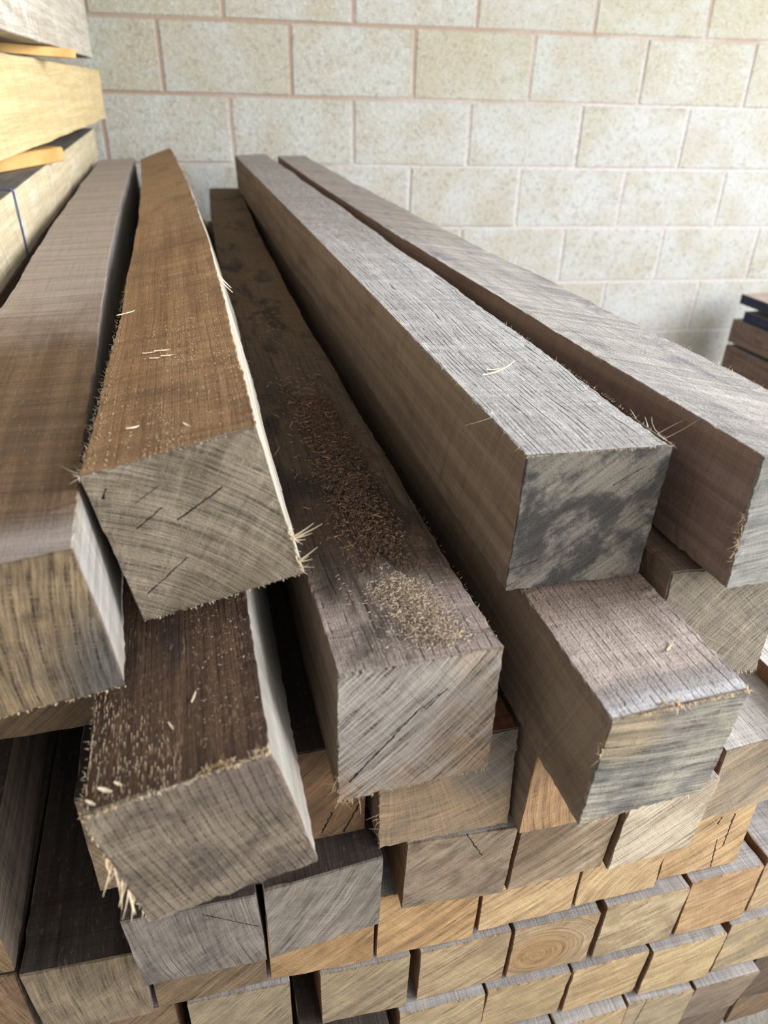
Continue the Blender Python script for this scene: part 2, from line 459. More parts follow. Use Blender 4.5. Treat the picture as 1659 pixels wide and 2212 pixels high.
# ---------------------------------------------------------------- beams
KEYS = ('x', 'y', 'z', 'yaw', 'el', 'roll', 'tw', 'w', 'h', 'ky', 'kt', 'L', 'bx', 'cx', 'bz', 'cz')
DATA = {'A':[-.1127,.3196,-.2512,-.0153,-.0086,.0996,-.0444,.1041,.0976,.0276,-.0503,2.3439,-.0543,-.0083,.0016,-.0003],
'B':[-.0071,.3742,-.2279,-.006,-.0096,.2187,.1401,.1006,.0999,-.0221,.1081,2.2596,.0632,.0095,-.0058,.0003],
'C':[.1122,.2984,-.3442,.027,-.0082,-.0148,.0011,.1042,.1027,.0277,.0435,2.3931,-.0711,-.001,-.0036,-.0],
'E':[.243,.3571,-.2455,.0108,-.0056,-.0274,.0554,.1035,.102,-.0028,.002,2.304,-.0002,.004,.0051,.0012],
'G':[.3755,.3131,-.2364,.0108,-.0082,-.0123,.0189,.0923,.0958,-.0235,.052,2.3181,-.0492,.0002,-.0073,-.0],
'D':[.2492,.2413,-.3473,.0113,-.0084,-.0179,-.0008,.0946,.0954,.0396,-.0414,2.4,.0,.0,.0002,.0002],
'F':[-.0198,.2493,-.3437,.0119,-.0072,.2362,.0022,.0964,.0909,-.0164,.0609,2.4,.0,.0,-.0,-.0],
'J':[.1483,.3256,-.4491,.0049,-.0083,.0064,.0,.1039,.0988,-.0411,.064,2.4,.0,.0,.0,.0],
'K':[.2527,.3052,-.4474,.0049,-.0085,-.0092,.0,.0954,.0986,-.0338,-.0376,2.4,.0,.0,.0,.0],
'L':[.0423,.3432,-.4491,.005,-.008,-.0045,.0,.0963,.0992,-.0098,-.0188,2.4,.0,.0,.0,.0],
'I1':[.4669,.3408,-.5447,.005,-.0077,.033,.0,.0963,.0989,.0205,-.0246,2.4,.0,.0,.0,.0],
'H':[.3566,.3354,-.3389,.0076,-.008,-.0125,.0,.0957,.0996,-.0664,.0484,2.4,.0,.0,.0,.0],
'X0':[-.0573,.3409,-.4512,.0048,-.0074,-.005,.0,.0954,.0983,-.0206,-.0,2.4,.0,.0,.0,.0],
'M0':[-.043,.3177,-.5527,.005,-.0077,.0329,.0,.0937,.0983,-.0506,-.066,2.4,.0,.0,.0,.0],
'M1':[.0533,.3184,-.5506,.005,-.0083,.0078,.0,.0909,.0988,.0479,-.0596,2.4,.0,.0,.0,.0],
'M2':[.1642,.3233,-.5499,.005,-.0083,.012,.0,.089,.0986,-.0851,-.07,2.4,.0,.0,.0,.0],
'M3':[.2576,.3192,-.5495,.0051,-.0084,.02,.0,.0904,.0982,-.0038,-.08,2.4,.0,.0,.0,.0],
'M4':[.3502,.3163,-.5459,.005,-.0079,.0041,.0,.0865,.0994,.03,-.05,2.4,.0,.0,.0,.0],
'W':[-.1382,.3511,-.6481,.005,-.0079,.0129,.0,.0855,.1,-.0475,-.0249,2.4,.0,.0,.0,.0],
'V':[-.2333,.3593,-.5517,-.0212,-.007,-.0018,-.0,.0955,.0985,-.02,-.0278,2.4,-.0,-.0,.0,.0],
'N1':[.0548,.3509,-.6524,.005,-.0083,-.0068,.0,.0939,.0989,-.0669,.002,2.4,.0,.0,.0,.0],
'N2':[.152,.3453,-.6517,.005,-.0083,-.0081,.0,.0944,.0989,-.0393,-.015,2.4,.0,.0,.0,.0],
'N3':[.2547,.3465,-.6513,.005,-.0084,-.0039,.0,.0987,.0986,-.019,.0072,2.4,.0,.0,.0,.0],
'N4':[.3523,.3454,-.648,.005,-.0079,-.0042,.0,.0904,.0995,-.014,.0233,2.4,.0,.0,.0,.0],
'N5':[.4509,.3499,-.6475,.005,-.0079,-.0032,.0,.0937,.0993,-.0217,.0481,2.4,.0,.0,.0,.0],
'O0':[-.0222,.3514,-.7555,.005,-.0082,-.0038,.0,.0912,.0984,-.0548,.0037,2.4,.0,.0,.0,.0],
'O1':[.0943,.3468,-.7536,.005,-.0083,.0085,.0,.0853,.0988,-.0498,-.0428,2.4,.0,.0,.0,.0],
'O2':[.1941,.3442,-.7531,.005,-.0084,.0264,.0,.0914,.0985,-.0387,-.0583,2.4,.0,.0,.0,.0],
'O3':[.2894,.34,-.7527,.005,-.0083,.0364,.0,.0894,.0985,-.0584,-.0578,2.4,.0,.0,.0,.0],
'O4':[.3887,.3368,-.7497,.005,-.008,.0234,.0,.0932,.0991,-.0347,-.0369,2.4,.0,.0,.0,.0],
'O5':[.4844,.3369,-.7492,.005,-.008,.0342,.0,.0846,.0989,-.029,-.0039,2.4,.0,.0,.0,.0],
'R2':[.175,.3372,-.8551,.005,-.0084,-.0036,.0,.0917,.0988,-.0242,.019,2.4,.0,.0,.0,.0],
'R3':[.2715,.3393,-.8545,.005,-.0083,.018,.0,.0928,.0987,-.0485,-.0697,2.4,.0,.0,.0,.0],
'R4':[.3667,.3348,-.8522,.005,-.0081,.0459,.0,.0893,.099,-.027,-.0606,2.4,.0,.0,.0,.0],
'R5':[.4607,.3287,-.8512,.005,-.0081,.0413,.0,.0896,.0989,-.0411,-.0418,2.4,.0,.0,.0,.0],
'R6':[.5641,.3312,-.8505,.005,-.0081,.0151,.0,.0965,.0993,-.02,-.0095,2.4,.0,.0,.0,.0],
'S3':[.5341,.3247,-.9527,.0051,-.0082,-.0061,.0,.0875,.0995,-.0173,-.1029,2.4,.0,.0,.0,.0],
'S2':[.4461,.3241,-.9544,.005,-.0082,-.0078,.0,.0839,.0994,-.0597,.0,2.4,.0,.0,.0,.0],
'N6':[.667,.33,-.6867,.005,-.0079,.0,.0,.0996,.0164,.0,.0,2.4,.0,.0,.0,.0],
'Y0':[-.2348,.3575,-.6527,.005,-.0071,-.0101,.0,.0956,.0986,-.02,.0383,2.4,.0,.0,.0,.0],
'N0':[-.0432,.3556,-.6551,.005,-.008,-.0048,.0,.0954,.0983,-.0166,-.0,2.4,.0,.0,.0,.0],
'K2':[.3563,.372,-.4443,.0062,-.0079,-.0092,.0,.0916,.0995,.0,.0,2.4,.0,.0,.0,.0],
'T1':[-.1254,.405,-.354,.0081,-.0066,.0,.0,.0935,.0925,.0,.0,2.4,.0,.0,.0,.0],
'T2':[-.1591,.52,-.4522,.0052,-.0073,.0,.0,.0955,.0985,.0,.0,2.4,.0,.0,.0,.0],
'T3':[-.262,.45,-.4473,.005,-.0074,.0,.0,.0968,.0998,.0,.0,2.4,.0,.0,.0,.0],
'O9':[-.1245,.36,-.7551,.005,-.0082,-.0038,.0,.0912,.0984,-.0548,.0037,2.4,.0,.0,.0,.0],
'O8':[-.232,.36,-.7536,.005,-.0075,-.0038,.0,.0914,.0986,-.0548,.0037,2.4,.0,.0,.0,.0],
'O6':[.585,.34,-.7482,.005,-.008,.0342,.0,.0935,.099,-.029,-.0039,2.4,.0,.0,.0,.0],
'RD':[-.24,.335,-.8541,.005,-.0079,-.0036,.0,.0928,.0987,-.0242,.019,2.4,.0,.0,.0,.0],
'RC':[-.135,.335,-.8554,.005,-.0083,-.0036,.0,.0926,.0985,-.0242,.019,2.4,.0,.0,.0,.0],
'RB':[-.0296,.335,-.8558,.005,-.0083,-.0036,.0,.0926,.0985,-.0242,.019,2.4,.0,.0,.0,.0],
'RA':[.073,.335,-.8548,.005,-.0084,-.0036,.0,.087,.0989,-.0242,.019,2.4,.0,.0,.0,.0],
'SG':[-.23,.325,-.955,.005,-.0081,-.0078,.0,.0889,.0988,.0,.0,2.4,.0,.0,.0,.0],
'SF':[-.1206,.325,-.9561,.005,-.0084,-.0078,.0,.0887,.0986,.0,.0,2.4,.0,.0,.0,.0],
'SE':[-.0207,.325,-.9565,.005,-.0084,-.0078,.0,.0887,.0986,.0,.0,2.4,.0,.0,.0,.0],
'SD':[.0787,.325,-.9559,.005,-.0084,-.0078,.0,.0891,.099,.0,.0,2.4,.0,.0,.0,.0],
'SC':[.1706,.325,-.956,.005,-.0084,-.0078,.0,.089,.0989,.0,.0,2.4,.0,.0,.0,.0],
'SB':[.2649,.325,-.9565,.005,-.0084,-.0078,.0,.0891,.099,.0,.0,2.4,.0,.0,.0,.0],
'SA':[.357,.325,-.9556,.0049,-.0083,-.0078,.0,.0894,.0993,.0,.0,2.4,.0,.0,.0,.0],
'S4':[.6321,.33,-.952,.005,-.0081,-.0078,.0,.0936,.0996,-.0597,.0,2.4,.0,.0,.0,.0],
'I2':[.555,.3,-.4824,.005,-.0076,.0,.0,.0993,.0179,.0,.0,2.4,.0,.0,.0,.0],
'I3':[.572,.41,-.5449,.005,-.0078,.0,.0,.0955,.0995,.0,.0,2.4,.0,.0,.0,.0],
'N8':[.567,.46,-.6468,.005,-.0078,.0,.0,.0945,.0995,.0,.0,2.4,.0,.0,.0,.0],
'UA':[-.23,.36,-1.0565,.005,-.0082,.0,.0,.0891,.099,.0,.0,2.4,.0,.0,.0,.0],
'UB':[-.1301,.36,-1.0574,.005,-.0084,.0,.0,.0889,.0988,.0,.0,2.4,.0,.0,.0,.0],
'UC':[-.0289,.36,-1.0578,.005,-.0085,.0,.0,.0888,.0987,.0,.0,2.4,.0,.0,.0,.0],
'UD':[.071,.36,-1.0575,.005,-.0085,.0,.0,.0891,.099,.0,.0,2.4,.0,.0,.0,.0],
'UE':[.1706,.36,-1.0576,.005,-.0084,.0,.0,.0891,.099,.0,.0,2.4,.0,.0,.0,.0],
'UF':[.268,.345,-1.0581,.005,-.0084,.0,.0,.0892,.0991,.0,.0,2.4,.0,.0,.0,.0],
'UG':[.365,.345,-1.0575,.005,-.0083,.0,.0,.0894,.0994,.0,.0,2.4,.0,.0,.0,.0],
'UH':[.462,.345,-1.0564,.005,-.0083,.0,.0,.0895,.0994,.0,.0,2.4,.0,.0,.0,.0],
'UI':[.558,.345,-1.0547,.005,-.0082,.0,.0,.0896,.0996,.0,.0,2.4,.0,.0,.0,.0],
'UJ':[.655,.345,-1.0542,.005,-.0082,.0,.0,.0897,.0997,.0,.0,2.4,.0,.0,.0,.0],
'UK':[.752,.35,-1.0511,.005,-.008,.0,.0,.09,.1,.0,.0,2.4,.0,.0,.0,.0],
'S5':[.735,.335,-.949,.005,-.008,.0,.0,.094,.1,.0,.0,2.4,.0,.0,.0,.0]}
P = {k: dict(zip(KEYS, v)) for k, v in DATA.items()}


def surf(p, a, b, s):
    """Point of a beam: a, b in -1..1 across and up, s metres from the near end (bow, twist, skewed cut)."""
    t = s / 2.4
    x = p['x'] + math.tan(p['yaw']) * s + p['bx'] * t * (1 - t) + p['cx'] * t * (1 - t) * (1 - 2 * t)
    z = p['z'] + math.tan(p['el']) * s + p['bz'] * t * (1 - t) + p['cz'] * t * (1 - t) * (1 - 2 * t)
    r = p['roll'] + p['tw'] * t
    hw, hh = p['w'] / 2 * a, p['h'] / 2 * b
    y = p['y'] + s + (a * p['ky'] + b * p['kt']) * 0.05 * (1 - s / p['L'])
    return Vector((x + hw * math.cos(r) - hh * math.sin(r), y, z + hw * math.sin(r) + hh * math.cos(r) + FLOOR))


def perimeter(n):
    """Square outline with softened arrises: list of (a, b, side) where side is the slot of the face that follows."""
    e = 0.985
    out = []
    seq = [((-e, 1), (e, 1), 0), ((1, e), (1, -e), 2), ((e, -1), (-e, -1), 3), ((-1, -e), (-1, e), 1)]
    for (a0, b0), (a1, b1), sl in seq:
        for i in range(n + 1):
            t = i / n
            out.append((a0 + (a1 - a0) * t, b0 + (b1 - b0) * t, sl, i in (0, n)))
    return out


def stations(L, fine):
    s, out = 0.0015, []
    while s < L:
        out.append(s)
        if fine:
            s += 0.005 if s < 0.12 else 0.009 if s < 0.4 else 0.018 if s < 0.9 else 0.04
        else:
            s += 0.012 if s < 0.06 else 0.2
    out.append(L)
    return out


def make_beam(key, mats, emat, fine=True, rag=0.0003, name='wooden_sleeper'):
    p = P[key]
    per = perimeter(7 if fine else 2)
    n = len(per)
    st = stations(p['L'], fine)
    org = surf(p, 0, -1, 0)
    V, Gr, Fc, Mi = [], [], [], []
    low = [RNG.normal(0, 1) for _ in range(8)]
    for s in st:
        for a, b, sl, cor in per:
            j = RNG.normal(0, 1) * (rag if cor else rag * 0.22)
            w = 1 + (j - 0.35 * rag * cor) / (p['w'] / 2)
            # slow waviness of the sawn faces
            wv = 0.0005 * (math.sin(s * 21 + low[0] + 2 * a) + math.sin(s * 9.3 + low[1] - 3 * b)) / (p['w'] / 2) if fine else 0
            V.append(surf(p, a * (w + wv), b * (w + wv), s) - org)
            Gr.append((a * p['w'] / 2, s, b * p['h'] / 2))
    for i in range(len(st) - 1):
        for k in range(n):
            k2 = (k + 1) % n
            Fc.append((i * n + k, i * n + k2, (i + 1) * n + k2, (i + 1) * n + k))
            Mi.append(per[k][2])
    Fc.append(tuple(range(n - 1, -1, -1)))
    Mi.append(3)
    Fc.append(tuple((len(st) - 1) * n + k for k in range(n)))
    Mi.append(3)
    me = mesh(name, V, Fc, Mi, Gr)
    body = link(name, me, mats, None, org)
    # the sawn near end: a thin cap with an uneven rim
    g = 26 if fine else 6
    V, Gr, Fc = [], [], []
    for iy in range(g + 1):
        for ix in range(g + 1):
            a, b = -1 + 2 * ix / g, -1 + 2 * iy / g
            rim = ix in (0, g) or iy in (0, g)
            k = 0.990 if not rim else 0.992 + RNG.normal(0, 0.006 if fine else 0.003)
            ds = RNG.normal(0, 0.00035 if rim else 0.00012)
            kk = k if rim else 1.0
            V.append(surf(p, a * kk, b * kk, ds) - org)
            Gr.append((a * p['w'] / 2, 0.0, b * p['h'] / 2))
    for iy in range(g):
        for ix in range(g):
            q = iy * (g + 1) + ix
            Fc.append((q, q + 1, q + g + 2, q + g + 1))
    ringi = [ix for ix in range(g + 1)] + [iy * (g + 1) + g for iy in range(1, g + 1)] + [g * (g + 1) + ix for ix in range(g - 1, -1, -1)] + [iy * (g + 1) for iy in range(g - 1, 0, -1)]
    base = len(V)
    for q in ringi:
        a, b = Gr[q][0] / (p['w'] / 2), Gr[q][2] / (p['h'] / 2)
        V.append(surf(p, a * 0.992, b * 0.992, 0.003) - org)
        Gr.append((a * p['w'] / 2, 0.003, b * p['h'] / 2))
    nr = len(ringi)
    for i in range(nr):
        Fc.append((ringi[i], base + i, base + (i + 1) % nr, ringi[(i + 1) % nr]))
    Fc.append(tuple(base + i for i in range(nr - 1, -1, -1)))
    cap = link('end_face', mesh('end_face', V, Fc, None, Gr), [emat], body)
    return body


def slivers(name, parent, items, mat, org):
    """Splinters and fibres as tapered, bent, three-sided strips. items: (point, direction, length, width, bend)."""
    V, Fc, Gr = [], [], []
    for pt, d, L, w, bend in items:
        d = Vector(d).normalized()
        side = d.cross(Vector((0.3, 0.2, 1))).normalized()
        up = side.cross(d).normalized()
        q = Vector(pt) - org
        base = len(V)
        ns = 4
        for i in range(ns + 1):
            t = i / ns
            c = q + d * (L * t) + Vector(bend) * (L * t * t)
            ww = w * (1 - 0.75 * t)
            for ang_ in (0.5, 2.6, 4.7):
                V.append(c + side * (ww * math.cos(ang_)) + up * (ww * 0.45 * math.sin(ang_)))
                Gr.append((c.x, c.y, c.z))
        for i in range(ns):
            for k in range(3):
                k2 = (k + 1) % 3
                Fc.append((base + i * 3 + k, base + i * 3 + k2, base + i * 3 + 3 + k2, base + i * 3 + 3 + k))
        Fc.append((base + 2, base + 1, base))
        Fc.append((base + ns * 3, base + ns * 3 + 1, base + ns * 3 + 2))
    o = link(name, mesh(name, V, Fc, None, Gr), [mat], parent)
    o['kind'] = 'stuff'
    return o


FIB = plain_mat('torn_wood_fibre', (214, 196, 168), (190, 165, 130), 60, 0.7)
FIBW = plain_mat('pale_wood_fibre', (224, 210, 188), (204, 186, 158), 60, 0.7)
FIBD = plain_mat('brown_wood_fibre', (150, 118, 84), (116, 88, 62), 60, 0.8)

# long faces shared by the lower pile
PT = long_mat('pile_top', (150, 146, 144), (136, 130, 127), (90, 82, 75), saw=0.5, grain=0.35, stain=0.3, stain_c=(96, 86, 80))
PTD = long_mat('pile_top_dark', (60, 52, 47), (48, 41, 38), (28, 24, 21), saw=0.4, grain=0.4, speck=0.3, speck_c=(112, 98, 88))  # dark dusty top, also used to paint shade into the gaps
PS = long_mat('pile_side', (126, 98, 74), (108, 82, 61), (70, 51, 38), saw=0.5, grain=0.35, stain=0.3)
PSD = long_mat('pile_side_grey', (120, 108, 96), (100, 88, 78), (62, 52, 44), saw=0.5, grain=0.6, stain=0.4)
SIL = long_mat('lit_side', (186, 180, 168), (166, 156, 140), (126, 116, 102), saw=0.4, grain=0.3, stain=0.3, stain_c=(136, 128, 118), bump=0.6)  # pale sapwood side with the light from the right painted in
LITG = long_mat('grey_lit_side', (142, 139, 134), (126, 121, 114), (84, 80, 76), saw=0.4, grain=0.35, stain=0.5, stain_c=(150, 138, 118), bump=0.6)  # greyer side, colour brightened as if lit from the right
PTW = long_mat('whitened_top', (196, 192, 188), (180, 176, 172), (116, 108, 102), saw=0.3, grain=0.3, stain=0.2, stain_c=(150, 146, 144), rows=(0.006, 0.4, 80))
LEFT = long_mat('brown_side', (130, 113, 98), (114, 97, 83), (78, 64, 53), saw=0.32, tilt=0.35, grain=0.12, stain=0.45, stain_c=(90, 75, 64), bump=0.5, gritty=0.45)
LEFT2 = long_mat('red_brown_side', (134, 113, 104), (119, 98, 89), (82, 65, 57), saw=0.32, tilt=0.2, grain=0.12, stain=0.35, stain_c=(98, 79, 70), bump=0.5, gritty=0.45)

# each beam of the upper layers has faces of its own
A_T = long_mat('beam_a_top', (114, 91, 71), (97, 76, 58), (64, 48, 36), far=(166, 154, 147), far_s=(0.28, 0.60), near=(148, 137, 131), near_s=(0.016, 0.055), saw=0.6, tilt=0.25, grain=0.12, bump=0.5, seed=2.2, speck=0.15, speck_c=(170, 160, 150), gritty=0.6)  # lit near and far tones, middle shaded by the next beam, all painted
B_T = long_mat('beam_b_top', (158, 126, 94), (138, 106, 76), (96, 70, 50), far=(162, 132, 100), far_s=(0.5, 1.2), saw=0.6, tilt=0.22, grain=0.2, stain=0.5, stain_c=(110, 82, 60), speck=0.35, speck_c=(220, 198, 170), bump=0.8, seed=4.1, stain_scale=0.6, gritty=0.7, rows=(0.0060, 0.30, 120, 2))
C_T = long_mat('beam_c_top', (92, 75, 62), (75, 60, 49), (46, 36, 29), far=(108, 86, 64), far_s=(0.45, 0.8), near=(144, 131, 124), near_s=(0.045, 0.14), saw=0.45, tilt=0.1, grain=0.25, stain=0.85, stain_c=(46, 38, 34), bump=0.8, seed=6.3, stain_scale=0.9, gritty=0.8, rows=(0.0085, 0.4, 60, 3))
D_T = long_mat('beam_d_top', (172, 159, 151), (158, 145, 137), (100, 86, 78), far=(126, 108, 96), far_s=(0.05, 0.12), near=(186, 184, 186), near_s=(0.012, 0.03), saw=0.35, grain=0.2, stain=0.2, stain_c=(116, 103, 96), bump=1.1, seed=8.8, fibre=600, gritty=0.9, bandstain=((0.014, 0.022, 0.6, (124, 112, 108)),), rows=(0.0052, 0.5, 150, 3))  # front highlight and shade near the beam above painted into the tones
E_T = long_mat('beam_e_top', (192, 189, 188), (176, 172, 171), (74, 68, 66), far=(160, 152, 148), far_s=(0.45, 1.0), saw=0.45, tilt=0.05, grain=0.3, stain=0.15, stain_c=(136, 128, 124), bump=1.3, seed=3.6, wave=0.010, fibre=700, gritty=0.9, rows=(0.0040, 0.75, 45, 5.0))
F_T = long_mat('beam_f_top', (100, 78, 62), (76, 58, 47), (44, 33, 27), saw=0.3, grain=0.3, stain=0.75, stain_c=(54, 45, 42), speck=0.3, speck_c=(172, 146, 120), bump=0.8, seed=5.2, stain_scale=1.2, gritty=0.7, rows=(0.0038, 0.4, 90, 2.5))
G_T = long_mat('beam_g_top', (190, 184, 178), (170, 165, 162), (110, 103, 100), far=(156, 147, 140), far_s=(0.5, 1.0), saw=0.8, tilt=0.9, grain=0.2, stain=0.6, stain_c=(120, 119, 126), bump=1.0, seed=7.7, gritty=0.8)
H_T = long_mat('beam_h_top', (128, 108, 94), (110, 90, 78), (76, 60, 50), saw=0.5, grain=0.4, seed=1.2)
J_T = long_mat('beam_j_top', (124, 82, 58), (104, 68, 48), (70, 46, 34), saw=0.4, grain=0.4, seed=1.9)


def grey(c, f=0.16):
    g_ = 0.3 * c[0] + 0.59 * c[1] + 0.11 * c[2]
    return tuple(x + (g_ - x) * f for x in c)


def E(n_, a_, b_, d_, *a, **k):
    return end_mat('end_' + n_, grey(a_), grey(b_), grey(d_), *a, **k)


w3 = 0.9
ENDS = {
    'A': E('a', (146, 122, 90), (108, 90, 68), (50, 42, 36), (4, -0.6), ring=0.75, ray=0.12, kerf=0.1, kerf_ang=1.4, ringw=6, stain=0.3, stain_c=(76, 68, 60), corner=(0.8, -0.45, 0.8, (92, 87, 82)), bump=1.0, seed=1.7, period=(0.009, 0.5)),
    'B': E('b', (148, 134, 112), (122, 108, 88), (72, 60, 48), (-1.3, -1.5), ring=0.6, ray=0.1, kerf=0.12, kerf_ang=0.8, ringw=5, stain=0.25, stain_c=(98, 86, 72), bump=1.3, seed=3.3, pale=0.55, period=(0.0036, 0.35),
           cracks=(((-.09, .09), (.22, .21), 1.0), ((-.32, .11), (-.15, .19), .8), ((-.42, -.32), (-.12, -.16), .8), ((-.43, .34), (-.39, .39), .8), ((-.28, .26), (-.1, .33), .5))),
    'C': E('c', (156, 142, 128), (150, 124, 98), (66, 54, 46), (-3, 3), ring=0.9, ray=0.12, kerf=0.25, kerf_ang=2.2, ringw=7, corner=(-0.3, 0.35, 0.95, (146, 138, 130)), bump=1.0, seed=5.9,
           cracks=(((-.45, -.36), (-.21, -.09), 1.4), ((-.21, -.09), (-.02, .13), 1.2), ((-.02, .13), (.17, .27), 0.8))),
    'D': E('d', (172, 163, 146), (136, 132, 124), (78, 74, 68), (0.6, 5), ring=0.7, ray=0.1, kerf=0.35, kerf_ang=-0.15, ringw=7, stain=0.5, stain_c=(102, 101, 98), corner=(-0.32, 0.35, 0.4, (164, 148, 124)), bump=1.5, seed=2.4, pale=0.6),
    'E': E('e', (126, 118, 106), (110, 103, 94), (66, 62, 58), (-3, 4), ring=0.4, ray=0.1, kerf=0.35, kerf_ang=0.65, ringw=9, stain=0.8, stain_c=(52, 51, 52), blot_r=(0.44, 0.58), bump=1.2, seed=9.35, pale=1.0, stain_scale=1.0,
           cracks=(((-.52, -.34), (-.32, -.28), .7), ((.13, .25), (.34, .37), .6))),
    'F': E('f', (142, 126, 106), (114, 100, 86), (58, 48, 41), (3.4, 0.4), ring=0.35, ray=0.22, kerf=0.25, kerf_ang=0.02, ringw=6, stain=0.5, stain_c=(78, 68, 60), corner=(0.5, 0.4, 0.5, (116, 103, 93)), bump=1.3, seed=6.1, pale=0.6, period=(0.0052, 0.7)),
    'G': E('g', (158, 156, 148), (136, 134, 128), (96, 94, 90), (0.2, -3), ring=0.55, ray=0.1, kerf=0.3, kerf_ang=0.1, ringw=6, bump=1.1, seed=4.7),
    'H': E('h', (160, 147, 126), (138, 128, 112), (80, 72, 62), (1.6, -1.2), ring=0.5, ray=0.2, kerf=0.1, ringw=5, bump=1.3, seed=2.9, period=(0.0034, 0.45)),
    'J': E('j', (156, 128, 96), (132, 112, 90), (92, 74, 56), (-0.4, 1.2), ring=0.4, ray=0.3, kerf=0.15, ringw=5, corner=(0.45, 0.3, 0.6, (116, 106, 96)), bump=0.7, seed=8.2),
}
for k, (ca_, cb_, cen, extra) in {
    'K': ((170, 132, 92), (150, 114, 78), (4, 0.3), {}),
    'L': ((118, 88, 60), (96, 70, 48), (-2.4, 2.6), dict(cracks=(((.14, -.43), (.24, -.18), 1.6), ((.31, -.48), (.44, -.18), 1.6)))),
    'I1': ((164, 144, 116), (142, 128, 108), (-2.4, 4), dict(stain=0.4, stain_c=(116, 108, 98))),
    'X0': ((130, 108, 84), (110, 90, 70), (3, 2), {}),
    'M0': ((128, 118, 108), (106, 96, 90), (5, 0.6), dict(stain=0.3, stain_c=(84, 78, 74), cracks=(((.08, .39), (.25, .23), 1.1), ((.25, .23), (.45, .06), 1.0)))),
    'M1': ((134, 124, 112), (112, 102, 92), (-4, 2.2), dict(stain=0.3, stain_c=(92, 86, 80))),
    'M2': ((152, 132, 108), (122, 104, 86), (-3, 3), dict(stain=0.45, stain_c=(96, 80, 68), cracks=(((.01, .54), (.18, .17), 1.2),))),
    'M3': ((170, 148, 118), (138, 116, 92), (-3, 3.6), dict(corner=(-0.5, 0.3, 0.8, (116, 98, 80)))),
    'M4': ((196, 180, 154), (168, 150, 126), (-2.6, 3.6), {}),
    'N0': ((124, 100, 74), (104, 84, 62), (-3, 3), {}),
    'N1': ((172, 136, 92), (146, 110, 72), (-3, 3.2), {}),
    'N2': ((184, 146, 98), (160, 122, 80), (-3, 3.4), {}),
    'N3': ((192, 160, 114), (172, 138, 96), (-3, 4), {}),
    'N4': ((190, 158, 112), (172, 138, 98), (1.3, -1.1), dict(ringw=6)),
    'N5': ((190, 156, 110), (172, 136, 94), (-2.2, 3.6), dict(cracks=(((.23, .31), (.22, -.17), 1.8), ((.12, -.04), (.16, -.51), 1.6), ((.08, .3), (.06, .21), 1.8)))),
    'N6': ((190, 156, 112), (174, 140, 100), (-2, 3.6), {}),
    'O0': ((150, 132, 104), (128, 112, 90), (-3.4, 3), {}),
    'O1': ((158, 138, 106), (136, 118, 92), (-3, 3.2), {}),
    'O2': ((176, 150, 112), (150, 126, 94), (-2.6, 3.6), {}),
    'O3': ((174, 148, 112), (154, 126, 92), (-0.14, -0.1), dict(ringw=5, corner=(-0.15, -0.1, 0.5, (156, 126, 92)))),
    'O4': ((186, 164, 126), (150, 126, 94), (-1.8, 4), dict(ringw=8)),
    'O5': ((186, 150, 106), (166, 128, 88), (-1.2, 3.4), {}),
    'O6': ((184, 156, 116), (166, 136, 98), (-2, 3.4), {}),
    'R2': ((172, 148, 110), (152, 130, 96), (-2, 3.6), {}),
    'R3': ((176, 150, 110), (158, 132, 96), (-2, 4), {}),
    'R4': ((186, 158, 114), (170, 140, 100), (-1.4, 4), {}),
    'R5': ((190, 164, 118), (174, 144, 102), (-1.4, 4), {}),
    'R6': ((176, 152, 112), (146, 128, 100), (-1.8, 4), {}),
    'S2': ((166, 146, 114), (150, 130, 102), (-2, 4), dict(cracks=(((-.2, .5), (-.25, -.1), 1.2),))),
    'S4': ((104, 86, 70), (90, 74, 60), (-2, 3), {}),  # brown, with the lower right shade mixed into the tone
    'UI': ((110, 94, 78), (96, 82, 68), (-2, 3), {}),  # end colour darkened to paint the dim corner
    'S3': ((140, 120, 98), (122, 106, 88), (-2, 3), {}),
    'W': ((140, 122, 96), (116, 100, 80), (5, 0.2), {}),
    'Y0': ((130, 102, 74), (112, 86, 62), (4, 1), {}),
    'V': ((140, 112, 80), (120, 96, 68), (4, 1), {}),
    'Z': ((130, 104, 78), (110, 88, 66), (-3, 3), {}),
}.items():
    dk = tuple(x * 0.58 for x in cb_)
    kw = dict(ring=0.55, ray=0.15, kerf=0.25, kerf_ang=0.75, bump=0.7, ringw=6, seed=(sum(map(ord, k)) * 1.37) % 40)
    kw.update(extra)
    ENDS[k] = E(k.lower(), ca_, cb_, dk, cen, **kw)

